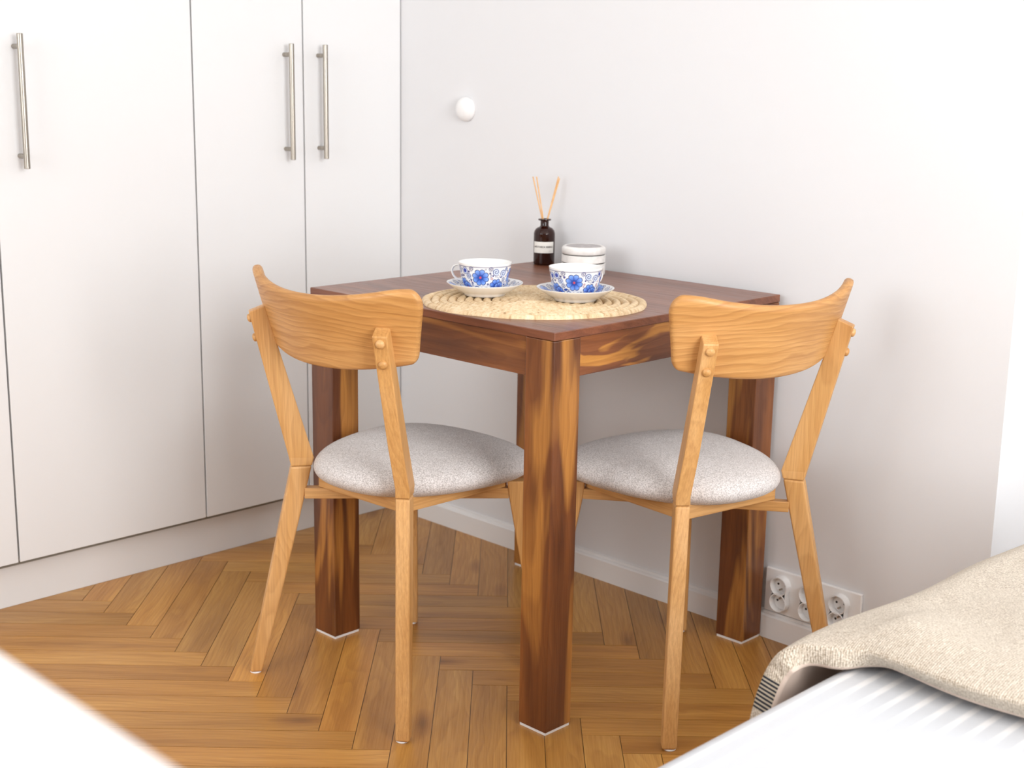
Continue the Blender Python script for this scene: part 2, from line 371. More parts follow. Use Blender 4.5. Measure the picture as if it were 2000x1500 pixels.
# ------------------------------------------------------------------ table
def table():
    tx, ty, a, ang = .92185, -.35048, .69255, .0077; H = .76; t = .0155; w = .0694
    r = empty('dining_table', (tx, ty, 0), ang); h = a/2
    V = [(x, y, z) for x in (-h, h) for y in (-h, h) for z in (H-t, H)]
    G = np.array(V)[:, [0, 1, 2]]+np.array([3.3, .32, .05])
    top = mesh('tabletop', V, BOXF, TOPWOOD, r, grain=G); bevel(top, .0016, 2)
    e = .0005; h2 = h-e
    for i, (sx, sy) in enumerate(((1, -1), (-1, -1), (1, 1), (-1, 1))):
        lo = (min(sx*h2, sx*(h2-w)), min(sy*h2, sy*(h2-w)), .0055); hi = (max(sx*h2, sx*(h2-w)), max(sy*h2, sy*(h2-w)), H-t-.0006)
        off = [(1.37, .052, .066), (5.2, -.06, .055), (7.7, .07, -.04), (2.9, .05, .09)][i]
        lg = box('leg', lo, hi, SHEESHAM, r, ax=2, bev=.0018, off=off)
        box('felt_pad', (lo[0]+.002, lo[1]+.002, 0), (hi[0]-.002, hi[1]-.002, .0054), FELT, lg)
    za, zb = H-t-.0715, H-t-.0004; th = .022; i_ = .0025
    box('apron', (-h2+w, -h2+i_, za), (h2-w, -h2+i_+th, zb), SHEESHAM, r, ax=0, bev=.0012, off=(4.4, .10, .03))
    box('apron', (h2-i_-th, -h2+w, za), (h2-i_, h2-w, zb), SHEESHAM_FIG, r, ax=1, bev=.0012, off=(8.15, .03, .075))
    box('apron', (-h2+w, h2-i_-th, za), (h2-w, h2-i_, zb), SHEESHAM, r, ax=0, bev=.0012)
    box('apron', (-h2+i_, -h2+w, za), (-h2+i_+th, h2-w, zb), SHEESHAM, r, ax=1, bev=.0012)
    tag(r, 'square sheesham wood dining table with thick legs pushed against the wall', 'table')
table()

# ------------------------------------------------------------------ chairs
CP = dict(phi=.7743, rk=.1844, wk=.0447, zk=.4392, rt=.2753, zt=.7513, wt=.0243, rf=.2941, wf=.0267, rF=.2706, rFt=.2036, zb=.372, zki=.4546, tt=-.0367, tf=.0033)
TW = .027
PHW = math.radians(34.5)
def leg_geo(side, front, prof, th=TW, seg=1):
    """prof: list of (inner r, outer r, z, tangential) from bottom to top"""
    p = CP['phi']; d = np.array([math.sin(p)*side, math.cos(p)*(1 if front else -1)]); m = np.array([-d[1], d[0]]); m = m*np.sign(m[0]*side)
    dw = d if front else np.array([math.sin(PHW)*side, -math.cos(PHW)]); mw = np.array([-dw[1], dw[0]]); mw = mw*np.sign(mw[0]*side)
    V, G = [], []; off = rg()
    for ri, ro, zi, zo, t in prof:
        for s in (-1, 1):
            for rr, z in ((ri, zi), (ro, zo)):
                q = d*ro+m*t-dw*(ro-rr)+mw*(s*th/2); V.append((q[0], q[1], z)); G.append((z+off[0], rr-.25+off[1], s*th/2+off[2]))
    F = [(0, 1, 3, 2)]; n = len(prof)
    for k in range(n-1):
        a, b = 4*k, 4*k+4
        F += [(a, a+1, b+1, b), (a+2, b+2, b+3, a+3), (a, b, b+2, a+2), (a+1, a+3, b+3, b+1)]
    e = 4*(n-1); F.append((e, e+2, e+3, e+1))
    return V, F, G
# backrest sheet parameters
BR = dict(y0=-.2424, k=.2992, R=.334, L=.2287, zt=.808, ct=.0222, zb=.670, cb=.0192, Lk=.0265, kc=.4734)
def br_pt(s, z, depth=0):
    R0 = BR['R']*(1+BR['kc']*(z-.75)); th = s/BR['R']; R = R0-depth
    return (R*math.sin(th), BR['y0']+R0-R*math.cos(th)-BR['k']*(z-.7), z+.2*depth)
def backrest(parent):
    nu, nv = 60, 22; T = .0185
    outline = []
    # full-height grid with rounded corners: for row parameter t in 0..1, s half-extent
    zt = lambda s: BR['zt']+BR['ct']*s*s/.04-3*max(0, abs(s)-.185)**2
    zb = lambda s: BR['zb']+BR['cb']*s*s/.04
    def P(u, t):
        # u -1..1, t 0..1 ; half-length varies with t (wider on top) and corners rounded
        L = BR['L']+BR['Lk']*t
        hgt = .145; rb, rt_ = .018, .040
        dt = max(0, rb-t*hgt)/rb; dt2 = max(0, rt_-(1-t)*hgt)/rt_
        cut = .015*(1-math.sqrt(max(0, 1-dt*dt))) if dt > 0 else .031*(1-math.sqrt(max(0, 1-dt2*dt2)))
        L2 = L-cut*.92
        s = u*L2; z = zb(s)+(zt(s)-zb(s))*t; return s, z
    ts = [.5-.5*math.cos(PI*j/nv) for j in range(nv+1)]; us = [math.sin(PI/2*(2*i/nu-1)) for i in range(nu+1)]
    us = [.5*(a+(2*i/nu-1)) for i, a in enumerate(us)]
    V, G, F = [], [], []
    idx = {}
    off = np.array([2.1, .045, .02])
    for side in (0, 1):
        for j, t in enumerate(ts):
            for i, u in enumerate(us):
                s, z = P(u, t); dd = 0 if side == 0 else T
                # round the rim
                e = min((1-abs(u))*BR['L'], t*.14, (1-t)*.14)
                rr = T/2; k = 0 if e > rr else rr-math.sqrt(max(0, rr*rr-(rr-e)**2))
                dep = k if side == 0 else T-k
                if e < 1e-6: dep = T/2
                idx[side, i, j] = len(V); V.append(br_pt(s, z, dep)); G.append((s+off[0], (z-.72)+off[1]+.25*s*s, dep+off[2]))
    for side in (0, 1):
        for j in range(nv):
            for i in range(nu): F.append((idx[side, i, j], idx[side, i+1, j], idx[side, i+1, j+1], idx[side, i, j+1]))
    o = mesh('backrest', V, F, OAK_PLY, parent, grain=G, smooth=True)
    bm = bmesh.new(); bm.from_mesh(o.data); bmesh.ops.remove_doubles(bm, verts=bm.verts, dist=.00005); bmesh.ops.recalc_face_normals(bm, faces=bm.faces); bm.to_mesh(o.data); bm.free()
    for pl in o.data.polygons: pl.use_smooth = True
    return o
def cushion(parent):
    p = dict(yc=.021, ax=.1959, ay=.2065, n=2.5, zc=.4442, hu=.0388, hl=.0341, p=4.8, tp=.2319)
    nU, nR = 96, 18; V, F = [], []
    def pt(u, rho, up):
        c, s = math.cos(u), math.sin(u); e = 2/p['n']
        X = math.copysign(abs(c)**e, c)*rho; Y = math.copysign(abs(s)**e, s)*rho
        k = math.sqrt(max(0, 1-rho**p['p']))
        z = p['zc']+p['hu']*k*(1-.06*rho*rho) if up else p['zc']-p['hl']*k
        return (p['ax']*X*(1+p['tp']*Y), p['yc']+p['ay']*Y, z)
    rhos = [math.sin(PI/2*j/nR) for j in range(1, nR+1)]
    V.append(pt(0, 0, True)); top = [0]
    rows = []
    for r in rhos: rows.append(list(range(len(V), len(V)+nU))); V += [pt(2*PI*i/nU, r, True) for i in range(nU)]
    for r in reversed(rhos[:-1]): rows.append(list(range(len(V), len(V)+nU))); V += [pt(2*PI*i/nU, r, False) for i in range(nU)]
    V.append(pt(0, 0, False))
    for i in range(nU):
        j = (i+1) % nU; F.append((0, rows[0][i], rows[0][j])); F.append((len(V)-1, rows[-1][j], rows[-1][i]))
        for a, b in zip(rows[:-1], rows[1:]): F.append((a[i], b[i], b[j], a[j]))
    return mesh('seat_cushion', V, F, SEATFAB, parent, smooth=True)
def chair():
    r = empty('dining_chair'); c = CP; p = c['phi']
    cushion(r)
    for side in (-1, 1):
        d = np.array([math.sin(p)*side, -math.cos(p)]); zj = c['zk']
        # lower rear leg up to the joint, back post above it
        lp = [(c['rf']+.001, c['rf']+c['wf']-.001, .0035, .0035, c['tf'])]
        for f in (.25, .5, .75):
            lp.append((c['rf']+(c['rk']-c['rf'])*f*(zj/c['zki']), c['rf']+c['wf']+(c['rk']+c['wk']-c['rf']-c['wf'])*f, zj*f, zj*f, c['tf']*(1-f)))
        lp.append((c['rf']+(c['rk']-c['rf'])*(zj-.003)/c['zki'], c['rk']+c['wk'], zj-.001, zj-.001, 0))
        V, F, G = leg_geo(side, False, lp); lg = bevel(mesh('rear_leg', V, F, OAK, r, grain=G), .0042, 3, 45)
        cpt = d*(c['rf']+c['wf']/2); m = np.array([-d[1], d[0]]); m = m*np.sign(m[0]*side); cpt = cpt+m*c['tf']
        V, F = lathe([(0, 0), (.0105, 0), (.0115, .0015), (.0105, .0034), (0, .0034)], 24)
        mesh('glide', *move((V, F), (cpt[0], cpt[1], 0)), PLASTIC, lg, smooth=True, sharp=40)
        up = [(c['rf']+(c['rk']-c['rf'])*(zj-.001)/c['zki'], c['rk']+c['wk'], zj-.0005, zj-.0005, 0), (c['rk'], c['rk']+c['wk']+(c['wt']-c['wk'])*.05+(c['rt']-c['rk'])*.055, c['zki'], c['zki']+.002, 0)]
        for f in (.33, .66, 1):
            up.append((c['rk']+(c['rt']-.006-c['rk'])*f, c['rk']+c['wk']+(c['rt']+c['wt']-c['rk']-c['wk'])*f, c['zki']+(c['zt']+.012-c['zki'])*f, c['zk']+(c['zt']-c['zk'])*f, c['tt']*f))
        V, F, G = leg_geo(side, False, up); bevel(mesh('back_post', V, F, OAK, r, grain=G), .0022, 2, 45)
        # bolts with domed wooden caps on the outer face of the post
        for zz in (.738, .700):
            f = (zz-c['zk'])/(c['zt']-c['zk']); rr = c['rk']+c['wk']+(c['rt']+c['wt']-c['rk']-c['wk'])*f; t = c['tt']*f
            q = d*rr+m*t; sl = (c['rt']+c['wt']-c['rk']-c['wk'])/(c['zt']-c['zk'])
            nrm = Vector((math.sin(PHW)*side, -math.cos(PHW), -sl)).normalized()
            V, F = lathe([(0.0, -.002), (.0082, -.002), (.0082, .0018), (.0070, .0042), (.0042, .0058), (0, .0064)], 24)
            M = nrm.to_track_quat('Z', 'Y').to_matrix(); V = [tuple(M@Vector(v)+Vector((q[0], q[1], zz))) for v in V]
            mesh('bolt_cap', V, F, OAK, r, grain=np.array(V)+[1, .05, .05], smooth=True, sharp=50)
        # front leg
        fp = [(.2480, .2705, .0035, .0035, 0), (.2350, .2715, .2, .2, 0), (c['rFt']-.002, c['rFt']+.040, c['zb']+.01, c['zb']+.01, 0), (c['rFt']-.005, c['rFt']+.038, .4085, .4085, 0)]
        V, F, G = leg_geo(side, True, fp); lg = bevel(mesh('front_leg', V, F, OAK, r, grain=G), .003, 3, 45)
        df = np.array([math.sin(p)*side, math.cos(p)])*.2592
        V, F = lathe([(0, 0), (.0105, 0), (.0115, .0015), (.0105, .0034), (0, .0034)], 24)
        mesh('glide', *move((V, F), (df[0], df[1], 0)), PLASTIC, lg, smooth=True, sharp=40)
    # crossing diagonal braces (halved into each other)
    for k, side in enumerate((-1, 1)):
        a = np.array([math.sin(p)*side, -math.cos(p)]); n = np.array([-a[1], a[0]])
        off = rg(); ra = c['rk']+.0175; rb = -(c['rFt']-.001)
        zs = ((c['zb'], .3935), (c['zb']+.0005, .393))[k]
        V, G = [], []
        for rr in (ra, rb):
            for s in (-1, 1):
                for z in zs:
                    q = a*rr+n*s*.011; V.append((q[0], q[1], z)); G.append((rr+off[0], s*.011+off[1], z-.38+off[2]))
        bevel(mesh('cross_brace', V, BOXF, OAK, r, grain=G), .0015, 2)
    # four short seat rails on top of the braces
    cor = [np.array([math.sin(p)*sx*rr, math.cos(p)*sy*rr]) for sx, sy, rr in ((-1, -1, .176), (1, -1, .176), (1, 1, .2), (-1, 1, .2))]
    for k in range(4):
        A, B = cor[k], cor[(k+1) % 4]; dd = (B-A)/np.linalg.norm(B-A); n = np.array([-dd[1], dd[0]]); off = rg()
        th = .018; V, G = [], []
        Lr = np.linalg.norm(B-A)
        for s_, e_ in ((0, 0), (Lr, 1)):
            for wdt in (0, 1):
                for z in (.394, .423):
                    trim = (th*wdt) if e_ == 0 else -(th*wdt)
                    q = A+dd*(s_+trim+(.001 if e_ == 0 else -.001))+n*(wdt*th); V.append((q[0], q[1], z)); G.append((s_+off[0], wdt*th+off[1], z-.4+off[2]))
        bevel(mesh('seat_rail', V, BOXF, OAK, r, grain=G), .0015, 2)
    backrest(r)
    return r
def children(o): return [c for c in bpy.data.objects if c.parent == o]
def copy_tree(o, parent=None):
    c = o.copy(); C.objects.link(c)
    if parent: c.parent = parent
    for ch in children(o): copy_tree(ch, c)
    return c
ch1 = chair()
ch2 = copy_tree(ch1)
# local +y is the sitter's forward direction
ch1.location = (.8763, -.6905, 0); ch1.rotation_euler.z = 1.616-PI/2
ch2.location = (1.2791, -.3137, 0); ch2.rotation_euler.z = 2.9819-PI/2
tag(ch1, 'light oak dining chair with grey cushion tucked under the table near the wardrobe', 'chair', 'oak dining chairs at the table')
tag(ch2, 'light oak dining chair with grey cushion beside the bed, in front of the wall sockets', 'chair', 'oak dining chairs at the table')

# ------------------------------------------------------------------ placemat
def placemat():
    cx, cy = 1.0183, -.4842; ang = PI/4; A, B = .2215, .196; turns = 13; z0 = .7601
    V, F, G = [], [], []; n = 180; hc = 8
    r = random.Random(5)
    for k in range(turns):
        ro, ri = 1-k/turns, 1-(k+1)/turns; base = len(V)
        # coil k: half-round ridge between ri and ro
        Lsum = 0
        for i in range(n):
            t = 2*PI*i/n; wob = 1+.006*math.sin(7*t+k)+.004*math.sin(13*t+2*k)
            for j in range(hc+1):
                f = j/hc; rr = (ri+(ro-ri)*f)*wob; hh = .0006+.0074*math.sin(PI*f)**.5
                a = A*rr; b = B*rr
                if k == turns-1: pass
                x = a*math.cos(t); y = b*math.sin(t)
                V.append((x, y, hh)); G.append((t*A*(ro)+k*3.7, k+f*.6, 0))
        for i in range(n):
            i2 = (i+1) % n
            for j in range(hc): F.append((base+i*(hc+1)+j, base+i2*(hc+1)+j, base+i2*(hc+1)+j+1, base+i*(hc+1)+j+1))
        if k == 0:
            b2 = len(V)
            for i in range(n):
                t = 2*PI*i/n; wob = 1+.006*math.sin(7*t)+.004*math.sin(13*t); V.append((A*wob*math.cos(t), B*wob*math.sin(t), 0)); G.append((t*A, 0, 0))
            for i in range(n):
                i2 = (i+1) % n; F.append((base+i*(hc+1)+hc, base+i2*(hc+1)+hc, b2+i2, b2+i))
            F.append(tuple(range(b2, b2+n)))
    o = mesh('placemat', V, F, STRAW, grain=G, smooth=True, sharp=60)
    o.location = (cx, cy, z0); o.rotation_euler.z = ang
    tag(o, 'oval coiled straw placemat lying under both teacups on the table', 'placemat')
placemat()
MATZ = .7601+.0082

# ------------------------------------------------------------------ painted cups and saucers
WHT = np.array([.86, .85, .83]); NAVY = np.array([.018, .025, .16]); BLUE = np.array([.03, .11, .55]); LBLUE = np.array([.24, .43, .87]); RED = np.array([.62, .07, .10]); PURP = np.array([.10, .06, .36]); GOLD = np.array([.62, .42, .18])
def blend(c, col, m): return c*(1-m[:, None])+np.asarray(col)*m[:, None]
def sm(d, w): return np.clip(.5-d/w, 0, 1)
def paint_flower(c, x, y, fx, fy, R, ph, n=8):
    dx, dy = x-fx, y-fy; r = np.hypot(dx, dy); a = np.arctan2(dy, dx)+ph
    k = np.abs(np.cos(a*n/2))**.45; edge = R*(.74+.26*k)
    c = blend(c, NAVY, sm(r-edge, .7))
    inner = edge-1.5
    shade = np.clip(r/R, 0, 1)
    f = np.clip((shade-.3)/.6, 0, 1)[:, None]*(.55+.45*k[:, None]); colr = LBLUE[None]*f+BLUE[None]*(1-f)
    m = sm(r-inner, .6); c = c*(1-m[:, None])+colr*m[:, None]
    # petal dividing lines
    dl = np.abs(np.sin(a*n/2))*0+r*np.abs(np.sin((a*n/2+PI/2)))/(n/2)
    c = blend(c, NAVY, sm(dl-.45, .7)*(r < inner)*(r > R*.35)*.9)
    c = blend(c, BLUE*.6, sm(r-R*.34, .8)); c = blend(c, RED, sm(r-R*.13, .8)); return c
def paint_ring(c, x, y, fx, fy, R, w=.8, col=NAVY, fill=None, a0=None, a1=None):
    dx, dy = x-fx, y-fy; r = np.hypot(dx, dy)
    if fill is not None: c = blend(c, fill, sm(r-R, .6))
    m = sm(np.abs(r-R)-w/2, .6)
    if a0 is not None:
        a = np.mod(np.arctan2(dy, dx)-a0, 2*PI); m = m*(a < (a1-a0))
    return blend(c, col, m)
def paint_leaf(c, x, y, fx, fy, L, Wd, ang, col=BLUE*.7):
    dx, dy = x-fx, y-fy; u = dx*math.cos(ang)+dy*math.sin(ang); v = -dx*math.sin(ang)+dy*math.cos(ang)
    d = np.sqrt((u/L)**2+(v/Wd)**2)-1
    c = blend(c, NAVY, sm(d*Wd, .6)); return blend(c, col, sm(d*Wd+.7, .6))
def paint_spiral(c, x, y, fx, fy, R, ph, sgn=1):
    dx, dy = x-fx, y-fy; r = np.hypot(dx, dy); a = np.mod(sgn*np.arctan2(dy, dx)+ph, 2*PI)/(2*PI)
    q = r/(R/2.0)-a; d = np.abs(q-np.round(q))*(R/2.0)
    return blend(c, NAVY, sm(d-.68, .6)*(r < R)*(r > .5))
def scatter(c, x, y, flowers, width, ymin, ymax, seed, count):
    r = random.Random(seed); placed = [(f[0], f[1], f[2]+.6) for f in flowers]
    for R in (7.5, 6.2, 5.0, 4.0, 3.1, 2.3, 1.6):
        for _ in range(int(count*1.6)):
            sx, sy = r.uniform(0, width), r.uniform(ymin, ymax)
            if any(min(abs(sx-p[0]), width-abs(sx-p[0]))**2+(sy-p[1])**2 < (R*.92+p[2])**2 for p in placed): continue
            placed.append((sx, sy, R*.92)); k = r.random(); k2 = r.uniform(0, 6)
            for xo in (-width, 0, width):
                X = x+xo
                if R > 3.5 and k < .55: c = blend(c, (.66, .74, .90), sm(np.hypot(X-sx, y-sy)-R, .8)*(k < .3)); c = paint_spiral(c, X, y, sx, sy, R, k2)
                elif R > 4.5: c = paint_ring(c, X, y, sx, sy, R*.9, 1.0, NAVY, (.62, .70, .90)); c = paint_ring(c, X, y, sx, sy, R*.5, .8, NAVY, BLUE); c = paint_ring(c, X, y, sx, sy, R*.2, .8, NAVY, PURP)
                elif k < .3: c = paint_spiral(c, X, y, sx, sy, R, k2)
                elif k < .5: c = paint_ring(c, X, y, sx, sy, R*.85, .9, NAVY, PURP); c = paint_ring(c, X, y, sx, sy, R*.3, .6, NAVY, (.25, .3, .8))
                elif k < .75: c = paint_leaf(c, X, y, sx, sy, R*1.1, R*.6, k2)
                elif k < .9: c = paint_ring(c, X, y, sx, sy, R*.8, .8, NAVY)
                else: c = paint_ring(c, X, y, sx, sy, R*.75, .8, (.35, .10, .14), (.75, .55, .5))
    return c
def smooth_prof(p, k=5):
    out = []
    P = [p[0]]+list(p)+[p[-1]]
    for i in range(1, len(P)-2):
        p0, p1, p2, p3 = map(np.array, P[i-1:i+3])
        for j in range(k):
            t = j/k; out.append(tuple(.5*((2*p1)+(-p0+p2)*t+(2*p0-5*p1+4*p2-p3)*t*t+(-p0+3*p1-3*p2+p3)*t**3)))
    out.append(tuple(p[-1])); return out
def cup(label, loc, face, handle_ang, shift):
    """face = world angle of the side the camera sees"""
    r = empty('teacup', loc)
    n = 420
    po = smooth_prof([(.0285, .0015), (.034, .0035), (.0415, .0105), (.0460, .020), (.0490, .032), (.0512, .044), (.0530, .0560)], 12)
    pi_ = [(.0526, .0566), (.0518, .0560)]+smooth_prof([(.0500, .044), (.0478, .032), (.0445, .020), (.039, .0115), (.028, .0055), (.012, .0045)], 9)
    prof = [(.0001, .0030), (.0255, .0030), (.026, 0.0), (.028, 0.0)]+po+pi_+[(.0001, .0043)]
    V, F = lathe(prof, n)
    Va = np.array(V); th = np.arctan2(Va[:, 1], Va[:, 0]); rr = np.hypot(Va[:, 0], Va[:, 1]); z = Va[:, 2]*1000
    WID = 2*PI*47.5
    x = np.mod((th-face)/(2*PI)+.5, 1)*WID           # mm round the cup; centre of view at WID/2
    y = z
    c = np.tile(WHT, (len(V), 1))
    cx = WID/2+shift
    fl = []
    for k in (-1, 0, 1, 2):
        o = k*49.7
        fl += [(cx-8+o*1.5, 31, 17.0, .3), (cx+25+o*1.5, 13.5, 15.0, 1.1), (cx-42+o*1.5, 9, 13.0, .7)]
    fl = [((f[0]) % WID, f[1], f[2], f[3]) for f in fl[:12]]
    c = paint_ring(c, x*0, np.abs(y-51.5), 0, 0, .55, .5, NAVY)
    c = scatter(c, x, y, fl, WID, 4, 48, 11, 260)
    for f in fl:
        for xo in (-WID, 0, WID): c = paint_flower(c, x+xo, y, f[0], f[1], f[2], f[3])
    nprof = len(prof); ring = (np.arange(len(V)))
    # which vertices are on the outer wall
    outer = np.zeros(len(V), bool); s = 4*n; outer[s:s+len(po)*n] = True
    inner = ~outer
    c[inner] = WHT
    band = inner & (z > 48) & (z < 54)
    sc = (np.sin(x*1.1)*np.sin(x*.37+1)+np.sin(z*1.7+x*.5)) > .9
    c[band & sc] = GOLD*.9+.1
    # small dots left unpainted near the rim
    c[outer & (z > 52.2)] = WHT
    mesh('bowl', V, F, PORC, r, smooth=True, paint=c)
    # handle: loop in vertical plane
    pts = [(.0495, .0445), (.058, .0470), (.0665, .0435), (.0700, .0350), (.0665, .0255), (.0580, .0190), (.0455, .0165)]
    pts = smooth_prof(pts, 5); hv, hf = [], []; ns = 12
    for k, (pr, pz) in enumerate(pts):
        a = np.array(pts[min(k+1, len(pts)-1)])-np.array(pts[max(k-1, 0)]); a = a/np.linalg.norm(a); nn = (-a[1], a[0])
        for j in range(ns):
            t = 2*PI*j/ns; e1, e2 = .0019*math.cos(t), .0034*math.sin(t)
            q = Vector((pr+nn[0]*e1, e2, pz+nn[1]*e1)); hv.append(tuple(Matrix.Rotation(handle_ang, 3, 'Z')@q))
    for k in range(len(pts)-1):
        for j in range(ns): hf.append((k*ns+j, k*ns+(j+1) % ns, (k+1)*ns+(j+1) % ns, (k+1)*ns+j))
    hf += [tuple(range(ns)), tuple(range(len(hv)-1, len(hv)-ns-1, -1))]
    mesh('handle', hv, hf, PORCW, r, smooth=True)
    tag(r, label, 'cup', 'blue floral teacups'); return r
def saucer(label, loc, face, seed):
    n = 300
    inn = smooth_prof([(.0755, .0248), (.070, .0215), (.060, .0150), (.050, .0105), (.040, .0088), (.030, .0085)], 9)
    prof = [(.0001, .0035), (.036, .0035), (.0385, 0), (.0415, 0), (.0425, .0035), (.052, .0080), (.063, .0145), (.0725, .0212), (.0762, .0245), (.0764, .0253)]+inn+[(.0001, .0085)]
    V, F = lathe(prof, n); Va = np.array(V); th = np.arctan2(Va[:, 1], Va[:, 0]); rr = np.hypot(Va[:, 0], Va[:, 1])*1000
    X = rr*np.cos(th-face); Y = rr*np.sin(th-face)
    c = np.tile(WHT, (len(V), 1)); inner = np.zeros(len(V), bool); s = n+9*n; inner[s:s+len(inn)*n] = True
    r = random.Random(seed); fl = []
    for k in range(6):
        a = k*PI/3+.45; fl.append((57*math.cos(a), 57*math.sin(a), 16.5, k*.7))
    for k in range(24):
        a = k*PI/12+.2; c = paint_spiral(c, X, Y, 67*math.cos(a+.12), 67*math.sin(a+.12), 6.5, k, 1)
    for k in range(20):
        a = k*PI/10+.2; c = paint_ring(c, X, Y, 54*math.cos(a+.12), 54*math.sin(a+.12), 6.0, 1.1, NAVY, (.62, .70, .90))
    for k in range(18):
        a = k*PI/9; c = paint_leaf(c, X, Y, 66*math.cos(a+.3), 66*math.sin(a+.3), 4.5, 1.8, a+.6, LBLUE*.8)
    for k in range(14):
        a = k*2*PI/14+.1; c = paint_ring(c, X, Y, 50*math.cos(a), 50*math.sin(a), 2.6, .8, NAVY, PURP if k % 2 else (.6, .65, .85))
    for f in fl: c = paint_flower(c, X, Y, *f)
    c[~inner] = WHT
    c[inner & (rr > 73.6)] = WHT
    o = mesh('saucer', V, F, PORC, smooth=True, paint=c); o.location = loc
    tag(o, label, 'saucer', 'blue floral saucers')
SA = (.9156, -.5208); SB = (1.0767, -.4295)
FACE = math.atan2(CAMPOS[1]+.5, CAMPOS[0]-.95)
saucer('white saucer with blue flowers under the cup nearer the wardrobe, on the straw mat', (SA[0], SA[1], MATZ), FACE, 1)
saucer('white saucer with blue flowers under the cup nearer the bed, on the straw mat', (SB[0], SB[1], MATZ), FACE+.8, 2)
cup('blue flowered teacup with its handle sticking out toward the wardrobe, left of the two cups', (SA[0]-.002, SA[1]+.002, MATZ+.0088), FACE, FACE-PI*.60, 0)
cup('blue flowered teacup with hidden handle standing in front of the round white jar', (SB[0]-.002, SB[1]+.002, MATZ+.0088), FACE, FACE+PI*.72, 3)

# ------------------------------------------------------------------ reed diffuser, jar
def text_mesh(s, size, bold=False):
    cu = bpy.data.curves.new('t', 'FONT'); cu.body = s; cu.size = size; cu.align_x = 'CENTER'; cu.align_y = 'CENTER'
    if bold: cu.offset = size*.035
    o = bpy.data.objects.new('t', cu); C.objects.link(o); dg = bpy.context.evaluated_depsgraph_get()
    me = bpy.data.meshes.new_from_object(o.evaluated_get(dg)); V = [tuple(v.co) for v in me.vertices]; F = [tuple(p.vertices) for p in me.polygons]
    bpy.data.objects.remove(o); bpy.data.meshes.remove(me); return V, F
def diffuser():
    bx, by = .6229, -.0431
    r = empty('reed_diffuser', (bx, by, .7602))
    R = .0252
    outer = [(0, 0), (.0225, 0), (.0246, .0015), (R, .004)]+smooth_prof([(R, .040), (R, .070), (.0248, .0755), (.0225, .0815), (.0180, .0862), (.0130, .0885), (.0105, .0905)], 4)+[(.0098, .093), (.0098, .1035), (.0150, .1045), (.0155, .1060), (.0150, .1078), (.0110, .1085), (.0070, .1085)]
    inner = [(.0070, .092), (.0085, .0895), (.0165, .084), (.0225, .075), (.0228, .004), (0, .003)]
    V, F = lathe(outer+inner, 64); b = mesh('bottle', V, F, AMBER, r, smooth=True, sharp=50)
    V, F = lathe([(0, .0033), (.0224, .0043), (.0224, .066), (0, .066)], 48); mesh('oil', V, F, OIL, r, smooth=True, sharp=50)
    # label wrapped round the front
    fa = math.atan2(CAMPOS[1]-by, CAMPOS[0]-bx)-.07
    rl = R+.00025; half = 1.08; z0, z1 = .0290, .0555
    V, F = [], []; n = 40
    for k in range(n+1):
        a = fa-half+2*half*k/n
        for rr in (rl, rl+.0002):
            for z in (z0, z1): V.append((rr*math.cos(a), rr*math.sin(a), z))
    for k in range(n):
        a, b2 = 4*k, 4*k+4; F += [(a, a+1, b2+1, b2), (a+2, b2+2, b2+3, a+3), (a, b2, b2+2, a+2), (a+1, a+3, b2+3, b2+1)]
    F += [(0, 2, 3, 1), (4*n, 4*n+1, 4*n+3, 4*n+2)]
    lab = mesh('label', V, F, LABEL, r, smooth=False)
    def wrap(VF, dz, dx, name, mat):
        V, F = VF; out = []
        for x, y, z in V:
            a = fa+(x+dx)/rl; out.append(((rl+.00035)*math.cos(a), (rl+.00035)*math.sin(a), (z0+z1)/2+dz+y))
        mesh(name, out, F, mat, lab)
    wrap(text_mesh('APOTHECA ESSENZ', .0056, True), .0010, 0, 'lettering', INK)
    wrap(text_mesh('100 ml', .0030), -.0088, .0165, 'lettering', FAINTINK)
    wrap(text_mesh('- - - - - - - - - - - - - -', .0024), -.0042, 0, 'lettering', FAINTINK)
    # reeds
    for k, (tx, ty, tz) in enumerate(((.5917, -.0537, .9655), (.5977, -.0477, .9656), (.6345, -.0110, .9665), (.6375, -.0105, .9625))):
        top = Vector((tx-bx, ty-by, tz-.7602)); neck = Vector((top.x*.11, top.y*.11, .106)); d = (top-neck)
        bot = neck-d*((.106-.012)/d.z)
        bot = Vector((max(-.016, min(.016, bot.x)), max(-.016, min(.016, bot.y)), bot.z))
        mesh('reed', *tube(tuple(bot), tuple(top), .00155, 10), REED, r, smooth=True, sharp=40)
    tag(r, 'dark amber reed diffuser bottle with cream label and thin reeds at the back table corner', 'diffuser')
diffuser()
